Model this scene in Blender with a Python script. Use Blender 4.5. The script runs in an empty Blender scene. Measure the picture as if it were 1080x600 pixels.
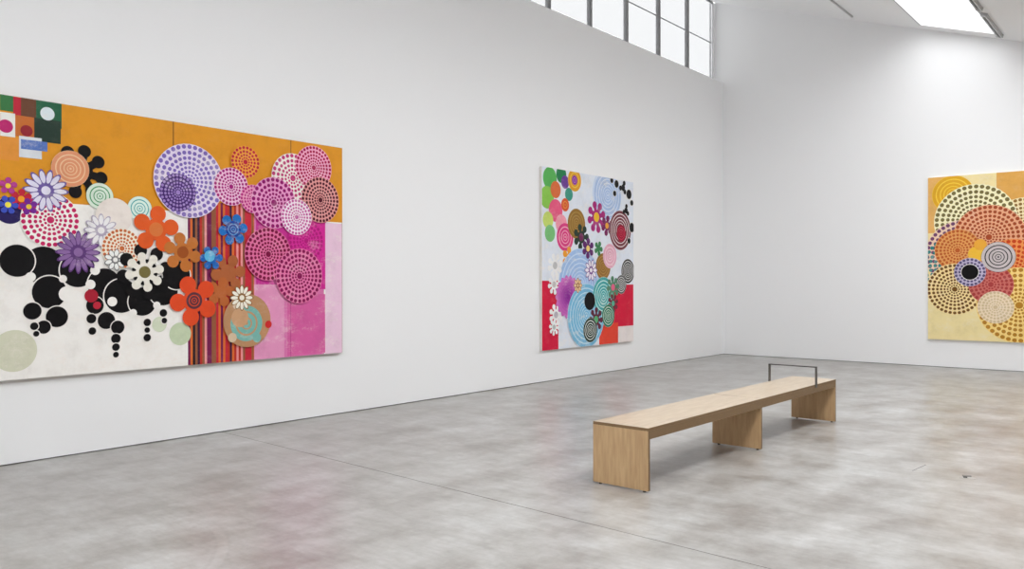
import bpy, bmesh, math, random
from mathutils import Matrix, Vector

random.seed(7)
S = bpy.context.scene
C = S.collection

# ------------------------------------------------------------------ camera
cam_data = bpy.data.cameras.new('camera')
cam_data.sensor_width = 36.0
cam_data.lens = 857.4 / 1080.0 * 36.0
cam_data.clip_start = 0.05
cam = bpy.data.objects.new('camera', cam_data)
C.objects.link(cam)
FWD = Vector((-0.640062, 0.76832, -0.002401)); RGT = Vector((0.768323, 0.640062, -0.001053)); UPV = Vector((-0.000728, 0.002519, 0.999997))
m = Matrix((RGT, UPV, -FWD)).transposed().to_4x4()
m.translation = Vector((0, 0, 1.5))
cam.matrix_world = m
S.camera = cam

# ------------------------------------------------------------------ light and exposure
SKY = 9.0
WINDOW_TINT = 0.31      # each face of a pane; light crosses two
ADDED_SIDE_TINT = 0.10
S.view_settings.view_transform = 'Standard'
S.view_settings.look = 'None'
S.view_settings.gamma = 1.0
S.view_settings.use_curve_mapping = False
S.view_settings.exposure = 0.23
world = bpy.data.worlds.new('sky')
S.world = world
world.use_nodes = True
bg = world.node_tree.nodes['Background']
bg.inputs['Color'].default_value = (0.97, 0.985, 1.0, 1)
bg.inputs['Strength'].default_value = SKY
S.cycles.max_bounces = 14
S.cycles.diffuse_bounces = 10
S.cycles.glossy_bounces = 4
S.cycles.transparent_max_bounces = 8
S.cycles.caustics_reflective = False
S.cycles.caustics_refractive = False

XL, YB = -7.476, 15.881        # left wall face, back wall face
XR, YF = 3.6, -4.0             # right wall, front wall (behind the camera)
def ceil_z(x): return 7.29 - 0.337 * (x + 7.43)

def portal(name, loc, rot, sx, sy):
    d = bpy.data.lights.new(name, 'AREA'); d.shape = 'RECTANGLE'; d.size = sx; d.size_y = sy
    d.cycles.is_portal = True
    o = bpy.data.objects.new(name, d); C.objects.link(o); o.location = loc; o.rotation_euler = rot
SLOPE = math.atan(0.337)
SK_X0, SK_X1, SK_Y0, SK_Y1 = -3.612, -2.475, -3.0, 15.54
SKYLIGHTS = ((SK_X0, SK_X1, SK_Y1), (-1.40, -0.10, 14.0))     # the second one is added, unseen right of the frame, as fill light
for a, b_, ye in SKYLIGHTS: portal('skylight_portal', ((a+b_)/2, (SK_Y0+ye)/2, ceil_z((a+b_)/2)+0.56), (0, SLOPE, 0), 1.04*(b_-a)/math.cos(SLOPE), ye-SK_Y0)
RW = (-2.5, 13.5, 0.9, 3.1)    # made-up side window beyond the frame, added to brighten the room
portal('added_side_portal', (XR+0.20, (RW[0]+RW[1])/2, (RW[2]+RW[3])/2), (0, math.pi/2, 0), RW[3]-RW[2], RW[1]-RW[0])
portal('window_portal', (-7.80, 6.2, 6.52), (0, -math.pi/2, 0), 1.75, 19.3)

# ------------------------------------------------------------------ helpers
def lin(c):
    out = []
    for v in c[:3]:
        v = v/255.0
        out.append(v/12.92 if v <= 0.04045 else ((v+0.055)/1.055)**2.4)
    return tuple(out) + (1.0,)

def mat(name):
    mm = bpy.data.materials.new(name); mm.use_nodes = True
    return mm, mm.node_tree, mm.node_tree.nodes['Principled BSDF']

def N(nt, t, **kw):
    n = nt.nodes.new(t)
    for k, v in kw.items(): setattr(n, k, v)
    return n

def noise(nt, vec, scale, detail=4, rough=0.55, mapscale=None):
    if mapscale is not None:
        mp = N(nt, 'ShaderNodeMapping'); mp.inputs['Scale'].default_value = mapscale
        nt.links.new(vec, mp.inputs['Vector']); vec = mp.outputs['Vector']
    n = N(nt, 'ShaderNodeTexNoise'); n.inputs['Scale'].default_value = scale
    n.inputs['Detail'].default_value = detail; n.inputs['Roughness'].default_value = rough
    nt.links.new(vec, n.inputs['Vector'])
    return n.outputs['Fac']

def ramp(nt, fac, stops):
    r = N(nt, 'ShaderNodeValToRGB')
    els = r.color_ramp.elements
    while len(els) < len(stops): els.new(0.5)
    for e, (p, c) in zip(els, stops): e.position = p; e.color = c
    nt.links.new(fac, r.inputs['Fac'])
    return r.outputs['Color']

def mixc(nt, a, b, fac, mode='MIX'):
    x = N(nt, 'ShaderNodeMix', data_type='RGBA', blend_type=mode)
    if isinstance(fac, float): x.inputs[0].default_value = fac
    else: nt.links.new(fac, x.inputs[0])
    for s, i in ((a, 6), (b, 7)):
        if isinstance(s, tuple): x.inputs[i].default_value = s
        else: nt.links.new(s, x.inputs[i])
    return x.outputs[2]

def bump(nt, b, h, strength, dist):
    n = N(nt, 'ShaderNodeBump'); n.inputs['Strength'].default_value = strength; n.inputs['Distance'].default_value = dist
    nt.links.new(h, n.inputs['Height']); nt.links.new(n.outputs['Normal'], b.inputs['Normal'])

def coord(nt): return N(nt, 'ShaderNodeTexCoord').outputs['Object']

def box(bm, x0, x1, y0, y1, z0, z1, mi=0):
    v = [bm.verts.new(p) for p in ((x0,y0,z0),(x1,y0,z0),(x1,y1,z0),(x0,y1,z0),(x0,y0,z1),(x1,y0,z1),(x1,y1,z1),(x0,y1,z1))]
    for f in ((3,2,1,0),(4,5,6,7),(0,1,5,4),(1,2,6,5),(2,3,7,6),(3,0,4,7)):
        fc = bm.faces.new([v[i] for i in f]); fc.material_index = mi
    return v

def prism_y(bm, prof, y0, y1):
    """profile of (x, z) points swept along y"""
    a = [bm.verts.new((x, y0, z)) for x, z in prof]; b = [bm.verts.new((x, y1, z)) for x, z in prof]
    n = len(prof)
    bm.faces.new(a); bm.faces.new(b[::-1])
    for i in range(n): bm.faces.new((a[i], b[i], b[(i+1) % n], a[(i+1) % n]))

def cyl(bm, c, r, h, n=16, axis='z'):
    rot = Matrix.Identity(4) if axis == 'z' else (Matrix.Rotation(math.pi/2, 4, 'X') if axis == 'y' else Matrix.Rotation(math.pi/2, 4, 'Y'))
    bmesh.ops.create_cone(bm, cap_ends=True, segments=n, radius1=r, radius2=r, depth=h, matrix=Matrix.Translation(c) @ rot)

def obj(name, bm, mats, parent=None, bevel=0.0, smooth=False):
    bmesh.ops.recalc_face_normals(bm, faces=bm.faces[:])
    me = bpy.data.meshes.new(name); bm.to_mesh(me); bm.free()
    for q in (mats if isinstance(mats, (list, tuple)) else [mats]): me.materials.append(q)
    if smooth:
        for p in me.polygons: p.use_smooth = True
    o = bpy.data.objects.new(name, me); C.objects.link(o)
    if parent: o.parent = parent
    if bevel:
        b = o.modifiers.new('bevel', 'BEVEL'); b.width = bevel; b.segments = 2; b.limit_method = 'ANGLE'
    return o

def empty(name, loc=(0,0,0), rz=0.0):
    o = bpy.data.objects.new(name, None); C.objects.link(o); o.location = loc; o.rotation_euler = (0, 0, rz)
    o.empty_display_size = 0.1
    return o

def tag(o, label=None, cat=None, group=None, kind=None):
    for k, v in (('label', label), ('category', cat), ('group', group), ('kind', kind)):
        if v: o[k] = v
    return o

# ------------------------------------------------------------------ materials
M = {}
mm, nt, b = mat('white_wall_paint')
g = noise(nt, coord(nt), 90, 3)
b.inputs['Base Color'].default_value = (0.885, 0.887, 0.893, 1); b.inputs['Roughness'].default_value = 0.7
bump(nt, b, g, 0.05, 0.002); M['wall'] = mm
mm, nt, b = mat('white_ceiling_paint')
g = noise(nt, coord(nt), 60, 3)
b.inputs['Base Color'].default_value = (0.885, 0.886, 0.89, 1); b.inputs['Roughness'].default_value = 0.85
bump(nt, b, g, 0.05, 0.002); M['ceiling'] = mm
mm, nt, b = mat('dark_grey_reveal')
b.inputs['Base Color'].default_value = (0.22, 0.22, 0.22, 1); b.inputs['Roughness'].default_value = 0.8; M['reveal'] = mm
mm, nt, b = mat('grey_window_metal')
g = noise(nt, coord(nt), 30, 2)
nt.links.new(ramp(nt, g, [(0, (0.20,0.20,0.205,1)), (1, (0.25,0.25,0.255,1))]), b.inputs['Base Color'])
b.inputs['Roughness'].default_value = 0.5; M['mullion'] = mm
mm, nt, b = mat('grey_track_metal')
b.inputs['Base Color'].default_value = (0.50, 0.50, 0.50, 1); b.inputs['Roughness'].default_value = 0.45; b.inputs['Metallic'].default_value = 0.3; M['track'] = mm

def pane(name, tint):
    p = bpy.data.materials.new(name); p.use_nodes = True; nt = p.node_tree; nt.nodes.clear()
    out = N(nt, 'ShaderNodeOutputMaterial'); tr = N(nt, 'ShaderNodeBsdfTransparent'); gl = N(nt, 'ShaderNodeBsdfGlossy')
    tr.inputs['Color'].default_value = tint; gl.inputs['Roughness'].default_value = 0.3
    mx = N(nt, 'ShaderNodeMixShader')
    mx.inputs[0].default_value = 0.04; nt.links.new(tr.outputs[0], mx.inputs[1]); nt.links.new(gl.outputs[0], mx.inputs[2])
    nt.links.new(mx.outputs[0], out.inputs['Surface'])
    return p
M['shade_glass'] = pane('shaded_window_glass', (WINDOW_TINT,)*3 + (1,))
M['added_side_glass'] = pane('frosted_added_side_glass', (ADDED_SIDE_TINT,)*3 + (1,))
M['clear_glass'] = pane('skylight_glass', (0.71, 0.71, 0.71, 1)); M['added_sky_glass'] = pane('added_skylight_glass', (0.95, 0.95, 0.95, 1))

# polished concrete
mm, nt, b = mat('polished_concrete')
co = coord(nt)
big = noise(nt, co, 0.55, 6, 0.6, (1.0, 1.5, 1.0))
cloud = noise(nt, co, 1.7, 9, 0.66, (1.5, 1.0, 1.0))
wisp = noise(nt, co, 2.8, 9, 0.70, (0.75, 2.3, 1.0))
fine = noise(nt, co, 13, 8, 0.72, (0.6, 1.7, 1.0))
c1 = ramp(nt, cloud, [(0.30, lin((136,130,124))), (0.50, lin((166,164,161))), (0.72, lin((190,190,189)))])
c2 = ramp(nt, big, [(0.35, (0.86,0.84,0.82,1)), (0.65, (1.05,1.06,1.06,1))])
c3 = ramp(nt, wisp, [(0.34, (0.84,0.825,0.81,1)), (0.52, (0.98,0.98,0.98,1)), (0.68, (1.06,1.06,1.06,1))])
c4 = ramp(nt, fine, [(0.34, (0.90,0.895,0.89,1)), (0.66, (1.04,1.04,1.04,1))])
col = mixc(nt, c1, c2, 1.0, 'MULTIPLY'); col = mixc(nt, col, c3, 1.0, 'MULTIPLY'); col = mixc(nt, col, c4, 1.0, 'MULTIPLY')
# worn arc left by a turning machine
vs = N(nt, 'ShaderNodeVectorMath', operation='DISTANCE'); vs.inputs[1].default_value = (-4.95, 1.30, 0.0); nt.links.new(co, vs.inputs[0])
sb = N(nt, 'ShaderNodeMath', operation='SUBTRACT'); sb.inputs[1].default_value = 1.40; nt.links.new(vs.outputs['Value'], sb.inputs[0])
ab = N(nt, 'ShaderNodeMath', operation='ABSOLUTE'); nt.links.new(sb.outputs[0], ab.inputs[0])
arc = ramp(nt, ab.outputs[0], [(0.0, (1.06,1.06,1.06,1)), (0.022, (1.05,1.05,1.05,1)), (0.034, (0.94,0.94,0.94,1)), (0.06, (1,1,1,1))])
sx = N(nt, 'ShaderNodeSeparateXYZ'); nt.links.new(co, sx.inputs[0])
mr = N(nt, 'ShaderNodeMapRange'); mr.inputs['From Min'].default_value = -4.95; mr.inputs['From Max'].default_value = -4.4; nt.links.new(sx.outputs['X'], mr.inputs['Value'])
msk = mr.outputs[0]
arcm = mixc(nt, (1.0,1.0,1.0,1.0), arc, msk)
col = mixc(nt, col, arcm, 1.0, 'MULTIPLY')
nt.links.new(col, b.inputs['Base Color'])
rr = N(nt, 'ShaderNodeMapRange'); rr.inputs['From Min'].default_value = 0.3; rr.inputs['From Max'].default_value = 0.7
rr.inputs['To Min'].default_value = 0.285; rr.inputs['To Max'].default_value = 0.35
nt.links.new(cloud, rr.inputs['Value']); nt.links.new(rr.outputs[0], b.inputs['Roughness'])
b.inputs['Specular IOR Level'].default_value = 0.62
bump(nt, b, cloud, 0.04, 0.01); M['floor'] = mm

def wood(name, base, dark, scale=(1,1,1), rough=0.4):
    mm, nt, b = mat(name)
    co = coord(nt)
    grain = noise(nt, co, 9, 6, 0.6, scale); flame = noise(nt, co, 2.2, 4, 0.55, scale)
    c = mixc(nt, ramp(nt, grain, [(0.3, lin(dark)), (0.62, lin(base))]), ramp(nt, flame, [(0.3, (0.90,0.88,0.86,1)), (0.7, (1.04,1.04,1.04,1))]), 1.0, 'MULTIPLY')
    nt.links.new(c, b.inputs['Base Color']); b.inputs['Roughness'].default_value = rough
    bump(nt, b, grain, 0.05, 0.001)
    return mm
M['ply_top'] = wood('birch_plywood_seat', (196,179,156), (182,163,138), (6,0.6,1), 0.30)
M['ply_leg'] = wood('birch_plywood_panel', (200,168,126), (184,150,110), (5,5,0.5), 0.5)
mm, nt, b = mat('plywood_edge')
co = coord(nt)
w = N(nt, 'ShaderNodeTexWave', wave_type='BANDS', bands_direction='Z'); w.inputs['Scale'].default_value = 90; w.inputs['Distortion'].default_value = 0.6
nt.links.new(co, w.inputs['Vector'])
nt.links.new(ramp(nt, w.outputs['Fac'], [(0.2, lin((110,86,56))), (0.8, lin((140,111,76)))]), b.inputs['Base Color']); b.inputs['Roughness'].default_value = 0.6
M['ply_edge'] = mm
mm, nt, b = mat('bronze_steel')
g = noise(nt, coord(nt), 40, 3)
nt.links.new(ramp(nt, g, [(0.3, (0.10,0.092,0.085,1)), (0.7, (0.15,0.14,0.13,1))]), b.inputs['Base Color'])
b.inputs['Metallic'].default_value = 0.7; b.inputs['Roughness'].default_value = 0.45; M['steel'] = mm
mm, nt, b = mat('brass_socket_lid')
g = noise(nt, coord(nt), 60, 3)
nt.links.new(ramp(nt, g, [(0.3, (0.16,0.15,0.145,1)), (0.7, (0.26,0.25,0.24,1))]), b.inputs['Base Color'])
b.inputs['Metallic'].default_value = 0.6; b.inputs['Roughness'].default_value = 0.5; M['lid'] = mm
mm, nt, b = mat('black_recess')
b.inputs['Base Color'].default_value = (0.02,0.02,0.02,1); b.inputs['Roughness'].default_value = 0.8; M['black'] = mm

# acrylic paint on canvas: colour per patch, a little weathering
mm, nt, b = mat('acrylic_on_canvas')
at = N(nt, 'ShaderNodeAttribute', attribute_name='paint')
co = coord(nt)
wear = ramp(nt, noise(nt, co, 5, 8, 0.7), [(0.30, (0.86,0.85,0.84,1)), (0.5, (1,1,1,1)), (0.75, (1.06,1.06,1.06,1))])
scr = ramp(nt, noise(nt, co, 5, 12, 0.85, (1,0.8,1.4)), [(0.52, (0,0,0,1)), (0.66, (1.0,1.0,1.0,1))])
c = mixc(nt, at.outputs['Color'], wear, 0.7, 'MULTIPLY')
lum = N(nt, 'ShaderNodeSeparateColor'); nt.links.new(at.outputs['Color'], lum.inputs[0])
fm = N(nt, 'ShaderNodeMath', operation='MULTIPLY', use_clamp=True); nt.links.new(scr, fm.inputs[0]); nt.links.new(lum.outputs['Blue'], fm.inputs[1])
c = mixc(nt, c, lin((244,236,228)), fm.outputs[0])
nt.links.new(c, b.inputs['Base Color']); b.inputs['Roughness'].default_value = 0.55; b.inputs['Specular IOR Level'].default_value = 0.18
bump(nt, b, noise(nt, co, 220, 2), 0.08, 0.001); M['paint'] = mm

# ------------------------------------------------------------------ the room
# floor: two slabs with a narrow sawn joint between them
bm = bmesh.new()
def jy(x): return 4.417 - 0.0491*(x - XL)
XA, XB = XL-0.35, XR+0.3
for ya, yb in (((YF-0.3, YF-0.3), (jy(XA)-0.004, jy(XB)-0.004)), ((jy(XA)+0.004, jy(XB)+0.004), (YB+0.3, YB+0.3))):
    pts = [(XA, ya[0]), (XB, ya[1]), (XB, yb[1]), (XA, yb[0])]
    lo = [bm.verts.new((x, y, -0.12)) for x, y in pts]; hi = [bm.verts.new((x, y, 0)) for x, y in pts]
    bm.faces.new(lo[::-1]); bm.faces.new(hi)
    for i in range(4): bm.faces.new((lo[i], lo[(i+1) % 4], hi[(i+1) % 4], hi[i]))
for f in bm.faces: f.material_index = 0
box(bm, XA, XB, 3.5, 5.0, -0.14, -0.006-0.12, 1)
bmj = [bm.verts.new(p) for p in ((XA, jy(XA)-0.006, -0.008), (XB, jy(XB)-0.006, -0.008), (XB, jy(XB)+0.006, -0.008), (XA, jy(XA)+0.006, -0.008))]
f = bm.faces.new(bmj); f.material_index = 1
d0, d1 = Vector((-1.690, 7.00, 0)), Vector((-1.66, 7.30, 0)); sd = (d1-d0).normalized().cross(Vector((0,0,1)))*0.004
f = bm.faces.new([bm.verts.new(p + Vector((0,0,0.0006))) for p in (d0+sd, d1+sd, d1-sd, d0-sd)]); f.material_index = 1    # short sawn cut
tag(obj('floor', bm, [M['floor'], M['reveal']]), kind='structure')

GAP = 0.009
WT = 5.662                      # top of the left wall (sill of the clerestory)
bm = bmesh.new(); box(bm, XL-0.35, XL, YF-0.3, YB, GAP, WT); tag(obj('wall_left', bm, M['wall']), kind='structure')
bm = bmesh.new(); box(bm, XL-0.30, XL-0.012, YF-0.2, YB, 0.0, GAP); tag(obj('shadow_gap_left', bm, M['reveal']), kind='structure')  # recessed dark strip that draws the shadow gap under the left wall
bm = bmesh.new()
prism_y(bm, [(XL-0.24, GAP), (XR+0.3, GAP), (XR+0.3, ceil_z(XR+0.3)+0.3), (XL-0.24, ceil_z(XL-0.24)+0.3)], YB, YB+0.3)
tag(obj('wall_back', bm, M['wall']), kind='structure')
bm = bmesh.new(); box(bm, XL-0.3, XR+0.2, YB+0.012, YB+0.3, 0.0, GAP); tag(obj('shadow_gap_back', bm, M['reveal']), kind='structure')  # same dark strip for the shadow gap under the back wall
bm = bmesh.new()
prism_y(bm, [(XL-0.24, 0), (XR+0.3, 0), (XR+0.3, ceil_z(XR+0.3)+0.3), (XL-0.24, ceil_z(XL-0.24)+0.3)], YF-0.3, YF)
tag(obj('wall_front', bm, M['wall']), kind='structure')
bm = bmesh.new()
box(bm, XR, XR+0.3, YF, YB, 0, RW[2]); box(bm, XR, XR+0.3, YF, YB, RW[3], ceil_z(XR)+0.05)
box(bm, XR, XR+0.3, YF, RW[0], RW[2], RW[3]); box(bm, XR, XR+0.3, RW[1], YB, RW[2], RW[3])
tag(obj('wall_right', bm, M['wall']), kind='structure')

w3 = tag(empty('added_side_window', (XR+0.1, RW[0], RW[2])), kind='structure')  # unseen window in the right wall, added as side fill
for i in range(8):
    y0 = (RW[1]-RW[0])/8*i; y1 = y0+(RW[1]-RW[0])/8
    bm = bmesh.new(); box(bm, 0, 0.008, y0+0.03, y1-0.03, 0.03, RW[3]-RW[2]-0.03); obj('pane', bm, M['added_side_glass'], w3)
    bm = bmesh.new(); box(bm, -0.03, 0.03, y0-0.03, y0+0.03, 0, RW[3]-RW[2]); obj('mullion', bm, M['mullion'], w3)
bm = bmesh.new(); box(bm, -0.03, 0.03, 0, RW[1]-RW[0], 0, 0.03); box(bm, -0.03, 0.03, 0, RW[1]-RW[0], RW[3]-RW[2]-0.03, RW[3]-RW[2]); obj('window_frame', bm, M['mullion'], w3)

# ceiling: one sloping slab with the long skylight opening
bm = bmesh.new()
T = 0.54
def slab(x0, x1, y0, y1):
    prism_y(bm, [(x0, ceil_z(x0)), (x1, ceil_z(x1)), (x1, ceil_z(x1)+T), (x0, ceil_z(x0)+T)], y0, y1)
xs = XL-0.24
for a, b_, ye in SKYLIGHTS:
    slab(xs, a, YF-0.3, YB+0.3); slab(a, b_, YF-0.3, SK_Y0); slab(a, b_, ye, YB+0.3); xs = b_
slab(xs, XR+0.3, YF-0.3, YB+0.3)
tag(obj('ceiling', bm, M['ceiling']), kind='structure')

# skylight in view, and the unseen one added for more light
def rel(bm, o): bmesh.ops.translate(bm, verts=bm.verts[:], vec=-Vector(o.location)); return bm
for k, (xa, xb, ye) in enumerate(SKYLIGHTS):
    sk = tag(empty('window_2' if k == 0 else 'added_skylight', ((xa+xb)/2, ye, ceil_z((xa+xb)/2))), kind='structure')
    bm = bmesh.new(); prism_y(bm, [(xa, ceil_z(xa)+0.50), (xb, ceil_z(xb)+0.50), (xb, ceil_z(xb)+0.508), (xa, ceil_z(xa)+0.508)], SK_Y0, ye)
    obj('pane', rel(bm, sk), M['clear_glass' if k == 0 else 'added_sky_glass'], sk)
    bm = bmesh.new()
    for x0, x1 in ((xa-0.026, xa+0.004), (xb-0.004, xb+0.02)):
        prism_y(bm, [(x0, ceil_z(x0)-0.012), (x1, ceil_z(x1)-0.012), (x1, ceil_z(x1)+0.04), (x0, ceil_z(x0)+0.04)], SK_Y0, ye)
    obj('window_frame', rel(bm, sk), M['track'], sk)

# clerestory window on top of the left wall
XW = -7.65
wy0, wy1 = -3.4, 15.79
wn = tag(empty('window_1', (XW, wy1, WT)), kind='structure')
my = [14.645 - 1.138*i for i in range(16)]
wtop = ceil_z(XW) - 0.0
bm = bmesh.new()
box(bm, XW-0.05, XW-0.02, wy1-0.014, wy1, WT, wtop)              # end jamb
box(bm, XW-0.05, XW-0.02, wy0, wy1, wtop-0.022, wtop+0.05)       # head
box(bm, XW-0.05, XW-0.02, wy0, wy1, WT, WT+0.008)                 # foot
obj('window_frame', rel(bm, wn), M['mullion'], wn)
for y in my:
    bm = bmesh.new(); box(bm, XW-0.05, XW+0.01, y-0.036, y+0.036, WT, wtop)
    obj('mullion', rel(bm, wn), M['mullion'], wn)
edges = [wy1-0.028] + [v for y in my for v in (y+0.04, y-0.04)] + [wy0]
for i in range(0, len(edges), 2):
    bm = bmesh.new(); box(bm, XW-0.05, XW-0.03, edges[i+1], edges[i], 6.503, 6.515)
    obj('glazing_bar', rel(bm, wn), M['mullion'], wn)
    bm = bmesh.new(); box(bm, XW-0.044, XW-0.038, edges[i+1], edges[i], WT+0.008, wtop-0.022)
    obj('pane', rel(bm, wn), M['shade_glass'], wn)
# white return between window end and back wall, and the outside end of the window bay
bm = bmesh.new(); box(bm, XW-0.10, XW-0.02, wy1, YB, WT, ceil_z(XW)); tag(obj('trim_1', bm, M['wall']), kind='structure')
bm = bmesh.new(); box(bm, XW-0.10, XW-0.02, YF, wy0, WT, ceil_z(XW)); tag(obj('trim_2', bm, M['wall']), kind='structure')

# ------------------------------------------------------------------ ceiling tracks
def track(x, y0, y1, w, h, label, twin):
    t = tag(empty('light_track', (x, y1, ceil_z(x))), label, 'light track')
    t.rotation_euler = (0, SLOPE, 0)
    if twin:
        bm = bmesh.new(); box(bm, -w/2, -w/2+w*0.3, y0-y1, 0, -h, 0); box(bm, w/2-w*0.3, w/2, y0-y1, 0, -h, 0)
        box(bm, -w/2+w*0.28, w/2-w*0.28, y0-y1, 0, -h*0.35, 0)
        obj('rail', bm, M['track'], t, 0.002)
        bm = bmesh.new(); box(bm, -w/2-0.006, w/2+0.006, -0.05, 0.004, -h-0.006, 0); obj('end_cap', bm, M['track'], t, 0.003)
        bm = bmesh.new(); box(bm, -w/2-0.006, w/2+0.006, y0-y1-0.004, y0-y1+0.03, -h-0.006, 0); obj('end_cap', bm, M['track'], t, 0.003)
    else:
        bm = bmesh.new(); box(bm, -w/2, w/2, y0-y1, 0, -h, 0); box(bm, -w/2-0.005, w/2+0.005, y0-y1, 0, -0.004, 0); obj('rail', bm, M['track'], t)
        bm = bmesh.new(); box(bm, -w/2-0.004, w/2+0.004, -0.03, 0.004, -h-0.004, 0); obj('end_cap', bm, M['track'], t)
    return t
track(-4.765, 2.0, 15.50, 0.030, 0.022, 'thin grey light track on the ceiling left of the skylight', False)
track(-2.40, 14.12, 15.52, 0.085, 0.05, 'grey twin rail light track beside the skylight, nearest the back wall', True)
track(-2.40, 12.0, 13.80, 0.085, 0.05, 'grey twin rail light track beside the skylight, cut off by the top of the photo', True)

# ------------------------------------------------------------------ bench
BO = empty('gallery_bench', (-2.956, 5.060, 0.0), -0.0135)
tag(BO, 'long low birch plywood gallery bench with metal rail on polished concrete floor', 'bench')
W, H, L, TS, RH = 0.476, 0.462, 3.84, 0.022, 0.082
LY = [0.0, 1.926, L]                                     # near faces of first two panels, far face of the last
def leg(y0, y1, notch=True):
    bm = bmesh.new()
    # panel notched at both upper corners for the side rails
    n = 0.022; zt = H-TS; zb = 0.011
    prof = [(-W, zb), (0, zb), (0, zt), (-W, zt)] if not notch else [(-W+0.002, zb), (-0.002, zb), (-0.002, H-RH-0.001), (-n, H-RH-0.001), (-n, zt), (-W+n, zt), (-W+n, H-RH-0.001), (-W+0.002, H-RH-0.001)]
    prism_y(bm, prof, y0, y1)
    bm.faces.ensure_lookup_table(); bm.normal_update()
    for f in bm.faces:
        if abs(f.normal.y) < 0.5: f.material_index = 1
    o = obj('leg', bm, [M['ply_leg'], M['ply_edge']], BO, 0.0012)
    for x in (-W+0.06, -0.04):
        bm = bmesh.new(); cyl(bm, (x, (y0+y1)/2, 0.0056), 0.012, 0.0112); obj('foot', bm, M['steel'], o)
    return o
leg(0.0, 0.026, False); leg(1.926, 1.952); leg(L-0.026, L, False)
bm = bmesh.new(); box(bm, -W, 0, 0, 1.948, H-TS, H)
def edge_mats(bm):
    bm.normal_update()
    for f in bm.faces:
        if abs(f.normal.z) < 0.5: f.material_index = 1
bmesh.ops.recalc_face_normals(bm, faces=bm.faces[:]); edge_mats(bm)
obj('seat', bm, [M['ply_top'], M['ply_edge']], BO, 0.0015)
bm = bmesh.new(); vv = box(bm, -W, 0, 1.950, L, H-TS, H); vv[0].co.y += 0.010; vv[4].co.y += 0.010
bmesh.ops.recalc_face_normals(bm, faces=bm.faces[:]); edge_mats(bm)
obj('seat', bm, [M['ply_top'], M['ply_edge']], BO, 0.0015)
for x0, x1 in ((-0.022, 0.0), (-W, -W+0.022)):
    bm = bmesh.new(); box(bm, x0, x1, 0.0265, L-0.0265, H-RH, H-TS-0.0012)
    obj('side_rail', bm, [M['ply_edge']], BO, 0.001)
# flat-bar handle fixed across the bench
bm = bmesh.new(); HY = 3.245; HZ = 0.642
def bar(x0, x1, z0, z1): box(bm, x0, x1, HY-0.019, HY+0.019, z0, z1)
bar(-W-0.012, -W-0.001, H-0.07, HZ); bar(0.001, 0.012, H-0.03, HZ); bar(-W-0.012, 0.012, HZ-0.008, HZ+0.002)
o = obj('handrail', bm, M['steel'], BO, 0.001); tag(o, 'dark steel rail bent over the bench')

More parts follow.
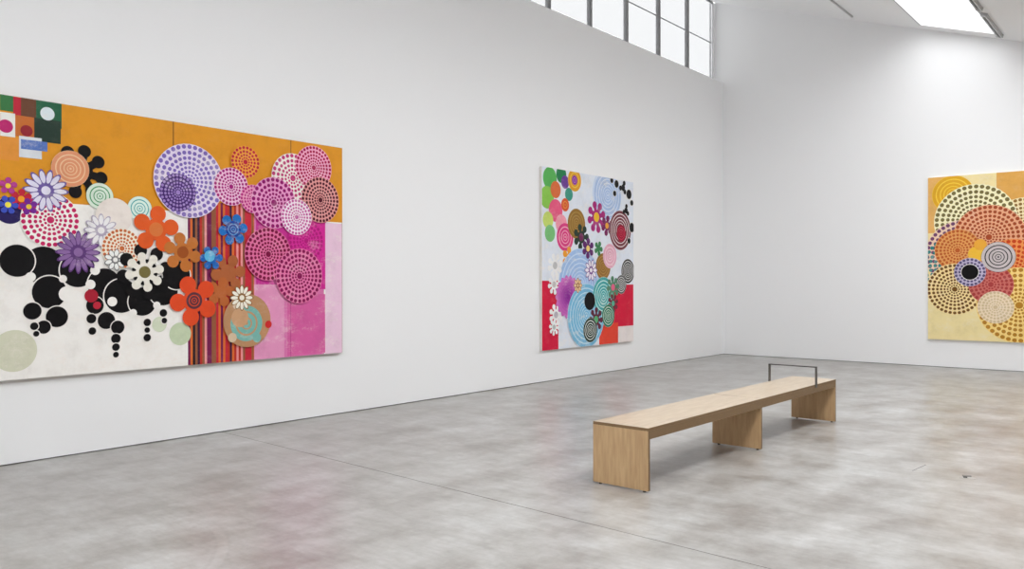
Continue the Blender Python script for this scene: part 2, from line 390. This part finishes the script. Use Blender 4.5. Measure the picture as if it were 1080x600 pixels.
# ------------------------------------------------------------------ floor socket and chip in the concrete
def onfloor(name, loc, rz): return empty(name, loc, rz)
fs = tag(empty('floor_socket', (-1.312, 7.045, 0.0), 0.25), 'small dark metal floor socket lid set in the concrete right of the bench', 'floor socket')
bm = bmesh.new(); box(bm, -0.055, 0.055, -0.055, 0.055, 0.0, 0.002); obj('cover_plate', bm, M['floor'], fs, 0.0008)
bm = bmesh.new(); box(bm, -0.032, 0.030, 0.0, 0.042, 0.002, 0.006); obj('lid', bm, M['lid'], fs, 0.001)
bm = bmesh.new(); box(bm, -0.028, 0.0, -0.042, -0.01, 0.002, 0.004); obj('latch', bm, M['black'], fs, 0.0008)
ART_A = [
('R',2.024,5.884,-0.685,4.076,(246,243,238)),('R',2.025,5.889,2.185,4.292,(226,152,38)),('R',4.046,4.745,-0.478,2.296,(120,40,45)),
('S',4.026,4.768,-0.482,2.297,[(190,50,40),(60,30,60),(222,110,50),(120,30,80),(235,150,150),(40,30,40),(200,40,60),(150,90,60)],30),
('R',4.751,5.632,-0.639,2.307,(222,120,176)),('R',5.177,5.662,1.427,2.308,(214,40,150)),('R',5.651,5.884,-0.685,2.172,(236,200,222)),
('R',4.773,5.188,1.482,2.276,(206,50,150)),('R',4.749,5.112,-0.544,1.482,(228,150,190)),('R',5.152,5.648,0.717,1.374,(216,96,160)),
('R',2.416,2.513,2.906,3.046,(60,120,70)),('R',2.513,2.57,2.884,3.033,(190,40,60)),('R',2.57,2.685,2.87,3.037,(110,70,50)),('R',2.685,2.886,2.82,3.064,(40,100,70)),
('R',2.416,2.527,2.698,2.893,(235,235,230)),('R',2.527,2.67,2.709,2.884,(200,110,50)),('R',2.67,2.878,2.689,2.884,(40,60,50)),('R',2.416,2.555,2.506,2.694,(230,150,60)),
('R',2.555,2.728,2.542,2.717,(220,225,230)),('D',2.773,2.932,0.056,(225,235,240)),('R',2.569,2.772,2.611,2.691,(90,120,190)),('D',2.457,2.781,0.054,(190,40,110)),
('D',2.612,2.765,0.047,(150,40,50)),('R',3.876,3.888,2.225,3.29,(150,96,30)),('R',5.192,5.204,2.604,3.522,(170,110,40)),('R',5.188,5.196,-0.559,1.481,(190,70,140)),
('D',2.516,0.942,0.172,(214,214,190)),('D',3.947,1.012,0.109,(200,214,180)),('D',3.742,1.111,0.071,(214,222,196)),('D',2.483,2.094,0.109,(40,30,90)),
('D',2.741,1.648,0.16,(10,7,10)),('D',2.539,1.684,0.133,(10,7,10)),('D',3.015,1.611,0.148,(10,7,10)),('D',2.785,1.423,0.137,(10,7,10)),('D',2.652,1.266,0.071,(10,7,10)),
('D',2.844,1.212,0.089,(10,7,10)),('D',2.739,1.128,0.056,(10,7,10)),('D',2.666,1.139,0.032,(10,7,10)),('D',2.681,1.075,0.024,(10,7,10)),('D',3.239,1.486,0.144,(10,7,10)),
('D',3.39,1.383,0.154,(10,7,10)),('D',3.581,1.328,0.131,(10,7,10)),('D',3.779,1.431,0.143,(10,7,10)),('D',3.91,1.575,0.136,(10,7,10)),('D',3.157,1.302,0.075,(10,7,10)),
('D',3.255,1.165,0.076,(10,7,10)),('D',3.355,1.101,0.06,(10,7,10)),('D',3.338,1.0,0.043,(10,7,10)),('D',3.338,0.923,0.034,(10,7,10)),('D',3.338,0.855,0.026,(10,7,10)),
('D',3.625,1.134,0.035,(10,7,10)),('D',3.624,1.063,0.026,(10,7,10)),('D',3.624,0.993,0.035,(10,7,10)),('D',3.779,1.217,0.036,(10,7,10)),('D',3.788,1.145,0.027,(10,7,10)),
('D',3.125,1.186,0.042,(10,7,10)),('D',3.133,1.077,0.033,(10,7,10)),('D',2.922,1.797,0.057,(246,243,238)),('D',2.638,1.551,0.04,(246,243,238)),
('D',2.891,1.536,0.033,(246,243,238)),('D',3.158,1.612,0.042,(246,243,238)),('D',3.306,1.333,0.043,(246,243,238)),('D',3.493,1.451,0.043,(246,243,238)),
('D',3.715,1.29,0.035,(246,243,238)),('D',2.921,1.406,0.065,(246,243,238)),('D',3.118,1.487,0.042,(246,243,238)),('D',3.493,1.226,0.035,(246,243,238)),
('D',3.125,1.387,0.058,(170,30,50)),('D',3.174,1.302,0.034,(190,40,60)),('F',3.032,2.47,0.239,8,0.3,(10,7,10),None),
('C',2.954,2.486,0.156,5,(240,200,160),(226,150,110),0),('C',2.793,2.035,0.233,6,(246,243,238),(196,24,92),1),('C',3.2,2.269,0.118,4,(60,150,90),(220,235,220),0),
('C',3.556,2.184,0.113,4,(70,170,170),(220,240,230),0),('Y',2.757,2.281,0.184,14,(226,222,240),(110,90,160)),('F',2.568,2.194,0.086,6,0.3,(200,40,60),(240,160,40)),
('F',2.47,2.14,0.078,6,0.3,(60,80,190),(240,230,80)),('F',2.625,2.135,0.071,5,0.3,(120,40,150),(240,200,60)),('F',2.47,2.295,0.07,5,0.3,(180,60,140),(240,200,60)),
('D',3.324,2.1,0.162,(238,228,220)),('Y',3.015,1.767,0.19,16,(140,104,160),(96,60,120)),('Y',3.208,1.966,0.151,12,(240,238,240),(180,170,190)),
('C',3.391,1.812,0.18,6,(244,234,214),(206,110,60),1),('Y',3.331,1.708,0.102,9,(245,245,242),(120,120,120)),('F',3.599,1.6,0.263,8,0.28,(10,7,10),None),
('F',3.599,1.6,0.184,8,0.25,(236,232,220),(120,110,60)),('F',3.707,1.999,0.222,5,0.32,(226,92,36),(220,120,60)),('F',3.968,1.794,0.191,6,0.25,(196,116,52),(160,80,30)),
('F',4.448,1.598,0.191,6,0.28,(176,98,56),None),('F',4.364,1.408,0.151,5,0.28,(186,100,50),None),('F',4.083,1.328,0.248,5,0.3,(226,76,36),(240,230,220)),
('C',4.083,1.328,0.083,3,(226,76,36),(90,50,60),0),('C',4.037,2.483,0.357,8,(226,214,236),(128,104,186),1),('C',3.921,2.363,0.181,6,(70,40,110),(160,130,200),1),
('C',4.642,2.734,0.165,5,(236,160,60),(196,36,60),1),('C',4.481,2.468,0.191,6,(240,190,220),(170,20,120),1),('C',4.729,2.363,0.147,5,(236,150,190),(190,40,130),1),
('C',5.214,2.625,0.266,6,(240,232,226),(200,60,120),1),('C',4.977,2.342,0.27,6,(232,150,200),(150,14,106),1),('C',5.485,2.767,0.24,7,(244,170,200),(176,16,80),1),
('C',5.574,2.418,0.253,7,(226,150,150),(84,18,36),1),('C',5.384,1.958,0.228,6,(214,40,150),(180,20,120),1),('C',5.261,2.21,0.195,6,(244,226,238),(200,90,160),1),
('C',4.908,1.8,0.278,7,(226,110,160),(124,10,62),1),('C',5.297,1.574,0.298,7,(230,120,170),(136,10,80),1),('F',4.501,2.039,0.163,6,0.18,(30,110,190),None),
('C',4.501,2.039,0.086,3,(60,150,214),(20,60,150),0),('F',4.263,1.746,0.122,6,0.15,(30,100,180),None),('D',4.243,1.764,0.056,(90,180,220)),
('C',4.661,1.113,0.272,1,(188,140,100),(188,140,100),0),('C',4.65,1.085,0.185,3,(196,150,110),(120,180,170),0),('D',4.574,1.146,0.096,(206,160,120)),
('D',4.906,1.065,0.04,(200,40,40)),('D',4.489,0.948,0.048,(214,190,160)),('D',4.77,0.933,0.049,(120,180,170)),('D',4.532,1.272,0.038,(214,190,160)),
('Y',4.596,1.348,0.135,12,(245,240,225),(150,110,60)),
]
ART_B = [
('R',9.352,12.24,0.143,3.94,(226,232,242)),('R',9.349,10.024,0.234,1.527,(214,24,64)),('R',11.429,12.24,0.721,1.464,(214,20,60)),
('R',11.145,11.719,0.101,0.823,(232,70,50)),('R',11.72,12.24,0.39,0.754,(238,228,226)),('D',11.374,2.96,0.425,(206,220,242)),
('C',11.402,2.947,0.41,7,(216,226,244),(170,194,230),0),('D',9.812,3.075,0.172,(90,180,90)),('D',10.102,3.162,0.131,(40,130,80)),('D',9.74,2.783,0.171,(140,200,80)),
('D',9.955,2.915,0.13,(220,110,60)),('D',10.2,3.054,0.103,(110,60,150)),('C',10.453,3.108,0.179,3,(240,200,70),(226,160,40),0),
('C',10.453,3.108,0.075,2,(190,120,200),(140,60,160),0),('D',10.3,2.872,0.103,(60,150,130)),('D',9.955,2.597,0.174,(230,90,130)),('D',9.763,2.442,0.129,(200,220,110)),
('D',10.1,2.403,0.146,(240,150,170)),('C',10.2,2.702,0.103,2,(240,150,60),(220,90,50),0),('D',9.81,2.244,0.129,(120,190,120)),
('C',10.199,2.203,0.22,4,(240,170,190),(220,60,130),0),('C',10.504,2.425,0.239,5,(176,140,70),(150,112,50),0),('F',10.633,2.221,0.211,7,0.3,(40,60,50),(120,40,90)),
('F',10.299,1.882,0.177,6,0.25,(240,160,50),(240,220,120)),('C',10.606,1.468,0.572,9,(196,216,242),(160,190,230),0),
('F',11.064,2.564,0.263,8,0.32,(170,40,120),(240,190,50)),('F',11.373,2.441,0.173,6,0.3,(120,30,90),(230,160,60)),('C',11.258,1.763,0.219,5,(184,140,70),(150,108,50),0),
('F',10.819,2.046,0.168,6,0.3,(100,40,110),(240,210,120)),('F',11.119,2.056,0.124,5,0.3,(60,130,80),None),('C',11.782,2.383,0.338,7,(236,222,224),(120,60,70),0),
('C',11.812,2.336,0.145,4,(230,60,90),(150,20,50),0),('C',11.458,1.94,0.206,4,(246,214,224),(230,170,190),0),('C',12.024,1.693,0.212,6,(240,240,240),(60,60,60),0),
('C',11.811,1.465,0.161,5,(240,240,240),(90,90,90),0),('D',11.518,3.21,0.048,(10,7,10)),('D',11.664,3.16,0.064,(10,7,10)),('F',11.873,3.115,0.129,3,0.4,(10,7,10),None),
('D',12.057,3.017,0.082,(10,7,10)),('D',12.149,2.877,0.049,(10,7,10)),('D',11.605,2.995,0.048,(10,7,10)),('F',11.964,2.733,0.114,3,0.4,(10,7,10),None),
('D',12.149,2.45,0.082,(10,7,10)),('D',12.055,2.216,0.049,(10,7,10)),('Y',10.899,1.697,0.184,10,(238,232,244),(120,70,150)),
('F',9.929,1.758,0.188,8,0.2,(240,240,240),(190,190,190)),('F',9.905,1.47,0.159,8,0.2,(240,240,240),(200,190,190)),
('F',9.952,1.007,0.174,8,0.2,(242,240,240),(190,180,190)),('F',9.904,0.821,0.13,8,0.2,(242,240,240),(190,190,190)),('G',10.273,1.277,0.324,(206,110,190),(140,40,150)),
('C',10.764,0.966,0.516,9,(190,222,240),(120,186,220),0),('C',11.258,1.279,0.313,6,(200,236,236),(70,170,170),0),('Y',10.528,1.453,0.12,8,(238,200,150),(150,90,60)),
('E',10.858,1.2,0.145,(10,7,10)),('F',11.545,1.418,0.191,8,0.2,(90,140,110),(230,100,140)),('F',11.544,1.148,0.159,8,0.2,(120,40,60),(90,180,150)),
('C',11.399,0.946,0.189,5,(220,236,226),(40,120,90),0),('F',11.034,0.896,0.201,8,0.25,(100,40,60),(90,180,120)),('C',10.871,0.733,0.199,5,(236,240,236),(40,60,50),0),
]
ART_C = [
('R',-3.703,0.487,-0.565,3.983,(240,222,164)),('R',-3.703,-3.186,2.367,3.983,(228,176,100)),('R',-2.509,-1.459,2.261,3.866,(224,168,84)),
('C',-3.171,3.03,0.331,6,(244,206,70),(226,170,40),0),('C',-2.111,2.404,0.504,9,(244,228,180),(150,110,50),1),('C',-2.835,2.55,0.636,9,(244,238,196),(120,108,60),1),
('C',-3.023,1.984,0.592,9,(236,206,180),(112,64,104),1),('C',-3.126,1.788,0.529,8,(210,160,130),(50,130,130),2),('C',-2.621,2.265,0.549,9,(232,170,130),(166,70,36),1),
('C',-3.097,2.052,0.363,7,(226,160,90),(190,90,40),1),('C',-2.273,1.649,0.572,9,(236,150,80),(204,66,26),1),('C',-3.141,1.375,0.446,8,(244,220,160),(116,76,28),1),
('C',-2.178,1.111,0.633,9,(246,214,130),(184,128,40),1),('C',-2.592,1.458,0.339,6,(206,110,100),(170,60,60),1),('C',-2.522,1.073,0.273,6,(240,220,190),(214,190,150),1),
('D',-2.806,1.979,0.13,(240,190,60)),('D',-2.749,2.14,0.097,(236,170,60)),('C',-2.481,1.923,0.257,5,(10,7,10),(200,190,190),0),
('C',-2.907,1.671,0.245,5,(190,180,210),(90,80,120),1),('D',-2.907,1.671,0.131,(10,7,10)),
]

# ------------------------------------------------------------------ canvases
def clip(poly, u0, u1, v0, v1):
    for ax, lim, s in ((0, u0, 1), (0, u1, -1), (1, v0, 1), (1, v1, -1)):
        out = []
        for i in range(len(poly)):
            p, q = poly[i-1], poly[i]
            dp, dq = s*(p[ax]-lim), s*(q[ax]-lim)
            if dp >= 0 and dq >= 0: out.append(q)
            elif dp >= 0 > dq or dq >= 0 > dp:
                t = dp/(dp-dq); x = (p[0]+(q[0]-p[0])*t, p[1]+(q[1]-p[1])*t); out.append(x)
                if dq >= 0: out.append(q)
        poly = out
        if len(poly) < 3: return None
    return poly

class Canvas:
    """A stretched canvas: (u, v) on its face maps into the room by to3(u, v, h)."""
    def __init__(s, u0, u1, v0, v1, to3, side=(226,222,216)):
        s.r = (u0, u1, v0, v1); s.to3 = to3; s.vs = []; s.fs = []; s.cs = []; s.h = 0.0
        c = [(u0, v0), (u1, v0), (u1, v1), (u0, v1)]
        D = 0.047
        k = len(s.vs)
        for h in (-D, 0.0):
            for u, v in c: s.vs.append(to3(u, v, h))
        for f in ((0,1,2,3), (4,5,6,7), (0,1,5,4), (1,2,6,5), (2,3,7,6), (3,0,4,7)):
            s.fs.append(tuple(k+i for i in f)); s.cs.append(lin(side))
    def layer(s): s.h += 0.00008
    def poly(s, pts, col):
        p = clip(pts, *s.r)
        if not p: return
        k = len(s.vs)
        for u, v in p: s.vs.append(s.to3(u, v, s.h))
        s.fs.append(tuple(range(k, k+len(p)))); s.cs.append(lin(col))
    def star(s, u, v, rf, col, n=48):
        pts = [(u+rf(t)*math.cos(t), v+rf(t)*math.sin(t)) for t in (2*math.pi*i/n for i in range(n))]
        for i in range(n): s.poly([(u, v), pts[i-1], pts[i]], col)
    def disc(s, u, v, r, col, n=40): s.poly([(u+r*math.cos(2*math.pi*i/n), v+r*math.sin(2*math.pi*i/n)) for i in range(n)], col)
    def ring(s, u, v, r0, r1, col, n=48, dash=0):
        if dash:
            step = 2*math.pi/dash
            rm, rw = (r0+r1)/2, (r1-r0)/2
            for i in range(dash):
                a = i*step; hw = min(0.40*step*rm, rw*1.1)
                cu, cv = u+rm*math.cos(a), v+rm*math.sin(a)
                s.poly([(cu+math.cos(a)*rw*math.cos(q)-math.sin(a)*hw*math.sin(q), cv+math.sin(a)*rw*math.cos(q)+math.cos(a)*hw*math.sin(q)) for q in (math.pi/4*j for j in range(8))], col)
            return
        for i in range(n):
            a, b_ = 2*math.pi*i/n, 2*math.pi*(i+1)/n
            s.poly([(u+r0*math.cos(a), v+r0*math.sin(a)), (u+r1*math.cos(a), v+r1*math.sin(a)), (u+r1*math.cos(b_), v+r1*math.sin(b_)), (u+r0*math.cos(b_), v+r0*math.sin(b_))], col)
    def rect(s, u0, u1, v0, v1, col):
        s.poly([(u0, v0), (u1, v0), (u1, v1), (u0, v1)], col)
    def draw(s, items):
        for o in items:
            k = o[0]; s.layer()
            if k == 'R': s.rect(*o[1:6])
            elif k == 'S':
                u0, u1, v0, v1, cols, n = o[1:]
                w = (u1-u0)/n; rnd = random.Random(3)
                for i in range(n): s.rect(u0+w*i, u0+w*(i+1), v0, v1, cols[rnd.randrange(len(cols))])
            elif k == 'D':
                if sum(o[4]) < 60: s.disc(o[1], o[2], o[3]*1.03+0.006, (240,236,230)); s.layer()
                s.disc(*o[1:5])
            elif k == 'E':
                u, v, r, col = o[1:]; s.poly([(u+r*1.05*math.cos(math.pi*i/20), v+r*math.sin(math.pi*i/20)) for i in range(40)], col)
            elif k == 'G':
                u, v, r, c0, c1 = o[1:]
                s.star(u, v, lambda t: r*(1+0.07*math.cos(18*t)), c0, 72)
                for j in range(1, 7):
                    f = j/6; s.layer(); q = r*(1-f*0.85)
                    s.disc(u, v, q, tuple(c0[i]+(c1[i]-c0[i])*f for i in range(3)))
            elif k == 'C':
                u, v, r, n, cb, cr, style = o[1:]
                if style != 2: s.disc(u, v, r, cb)
                s.layer()
                ws = [1-0.62*j/n for j in range(n)]; tot = sum(ws)*1.04; ro = r*0.985
                for j in range(n):
                    w = r*ws[j]/tot; rb = ro; ra = ro-w*0.74; ro -= w
                    ra = max(ra, 0.0)
                    dash = max(6, int(2*math.pi*((ra+rb)/2)/(w*0.96))) if style else 0
                    if style and j == n-1: s.disc(u, v, rb, cr, 16); continue
                    s.ring(u, v, ra, rb, cr, dash=dash)
            elif k == 'F':
                u, v, r, lobes, dep, c0, c1 = o[1:]
                ph = (u*7+v*5) % 1.5
                pr = min(0.34, 0.70*math.sin(math.pi/lobes)*0.86)
                for q in range(lobes):
                    a = ph+2*math.pi*q/lobes; ca, sa = math.cos(a), math.sin(a)
                    s.h += 0.000012; s.disc(u+ca*(1-pr)*r, v+sa*(1-pr)*r, pr*r, c0, 24)
                    s.h += 0.000012; hw = pr*r*0.62; L_ = (1-pr)*r
                    s.poly([(u-sa*hw, v+ca*hw), (u+sa*hw, v-ca*hw), (u+ca*L_+sa*hw, v+sa*L_-ca*hw), (u+ca*L_-sa*hw, v+sa*L_+ca*hw)], c0)
                s.layer(); s.disc(u, v, r*0.46, c0)
                if c1: s.layer(); s.disc(u, v, r*0.30, c1)
            elif k == 'Y':
                u, v, r, n, c0, c1 = o[1:]
                for j in range(n):
                    a = 2*math.pi*j/n; cu, cv = u+0.62*r*math.cos(a), v+0.62*r*math.sin(a); ca, sa = math.cos(a), math.sin(a)
                    hl, hw = r*0.38, r*math.pi*0.62/n*1.05
                    for sc, cc in ((1.0, c1), (0.76, c0)):
                        s.h += 0.00002
                        s.poly([(cu+ca*hl*sc*math.cos(q)-sa*hw*sc*math.sin(q), cv+sa*hl*sc*math.cos(q)+ca*hw*sc*math.sin(q)) for q in (math.pi/6*i for i in range(12))], cc)
                s.layer(); s.disc(u, v, r*0.30, c1); s.layer(); s.disc(u, v, r*0.20, c0)
    def build(s, name):
        o3 = Vector(s.to3((s.r[0]+s.r[1])/2, s.r[2], -0.047))
        me = bpy.data.meshes.new(name); me.from_pydata([tuple(Vector(v)-o3) for v in s.vs], [], s.fs)
        ca = me.color_attributes.new('paint', 'FLOAT_COLOR', 'CORNER')
        buf = []
        for f, c in zip(s.fs, s.cs): buf.extend(c*len(f))
        ca.data.foreach_set('color', buf)
        me.materials.append(M['paint'])
        ob = bpy.data.objects.new(name, me); C.objects.link(ob); ob.location = o3
        return ob

left3 = lambda u, v, h: (XL+0.050+h, u, v)
back3 = lambda u, v, h: (u, YB-0.050-h, v)
cv = Canvas(2.20, 5.889, 0.704, 3.035, left3, (150,130,90)); cv.draw(ART_A)
tag(cv.build('painting'), 'wide orange, white and pink abstract canvas with black blobs, nearest on the left wall', 'painting')
cv = Canvas(9.615, 12.21, 0.480, 3.237, left3); cv.draw(ART_B)
tag(cv.build('painting'), 'tall pale flowery abstract canvas with red lower corners, farther along the left wall', 'painting')
cv = Canvas(-3.567, -0.75, 0.490, 3.350, back3, (236,228,200)); cv.draw(ART_C)
tag(cv.build('painting'), 'cream and tan abstract canvas of overlapping dotted rings on the back wall', 'painting')
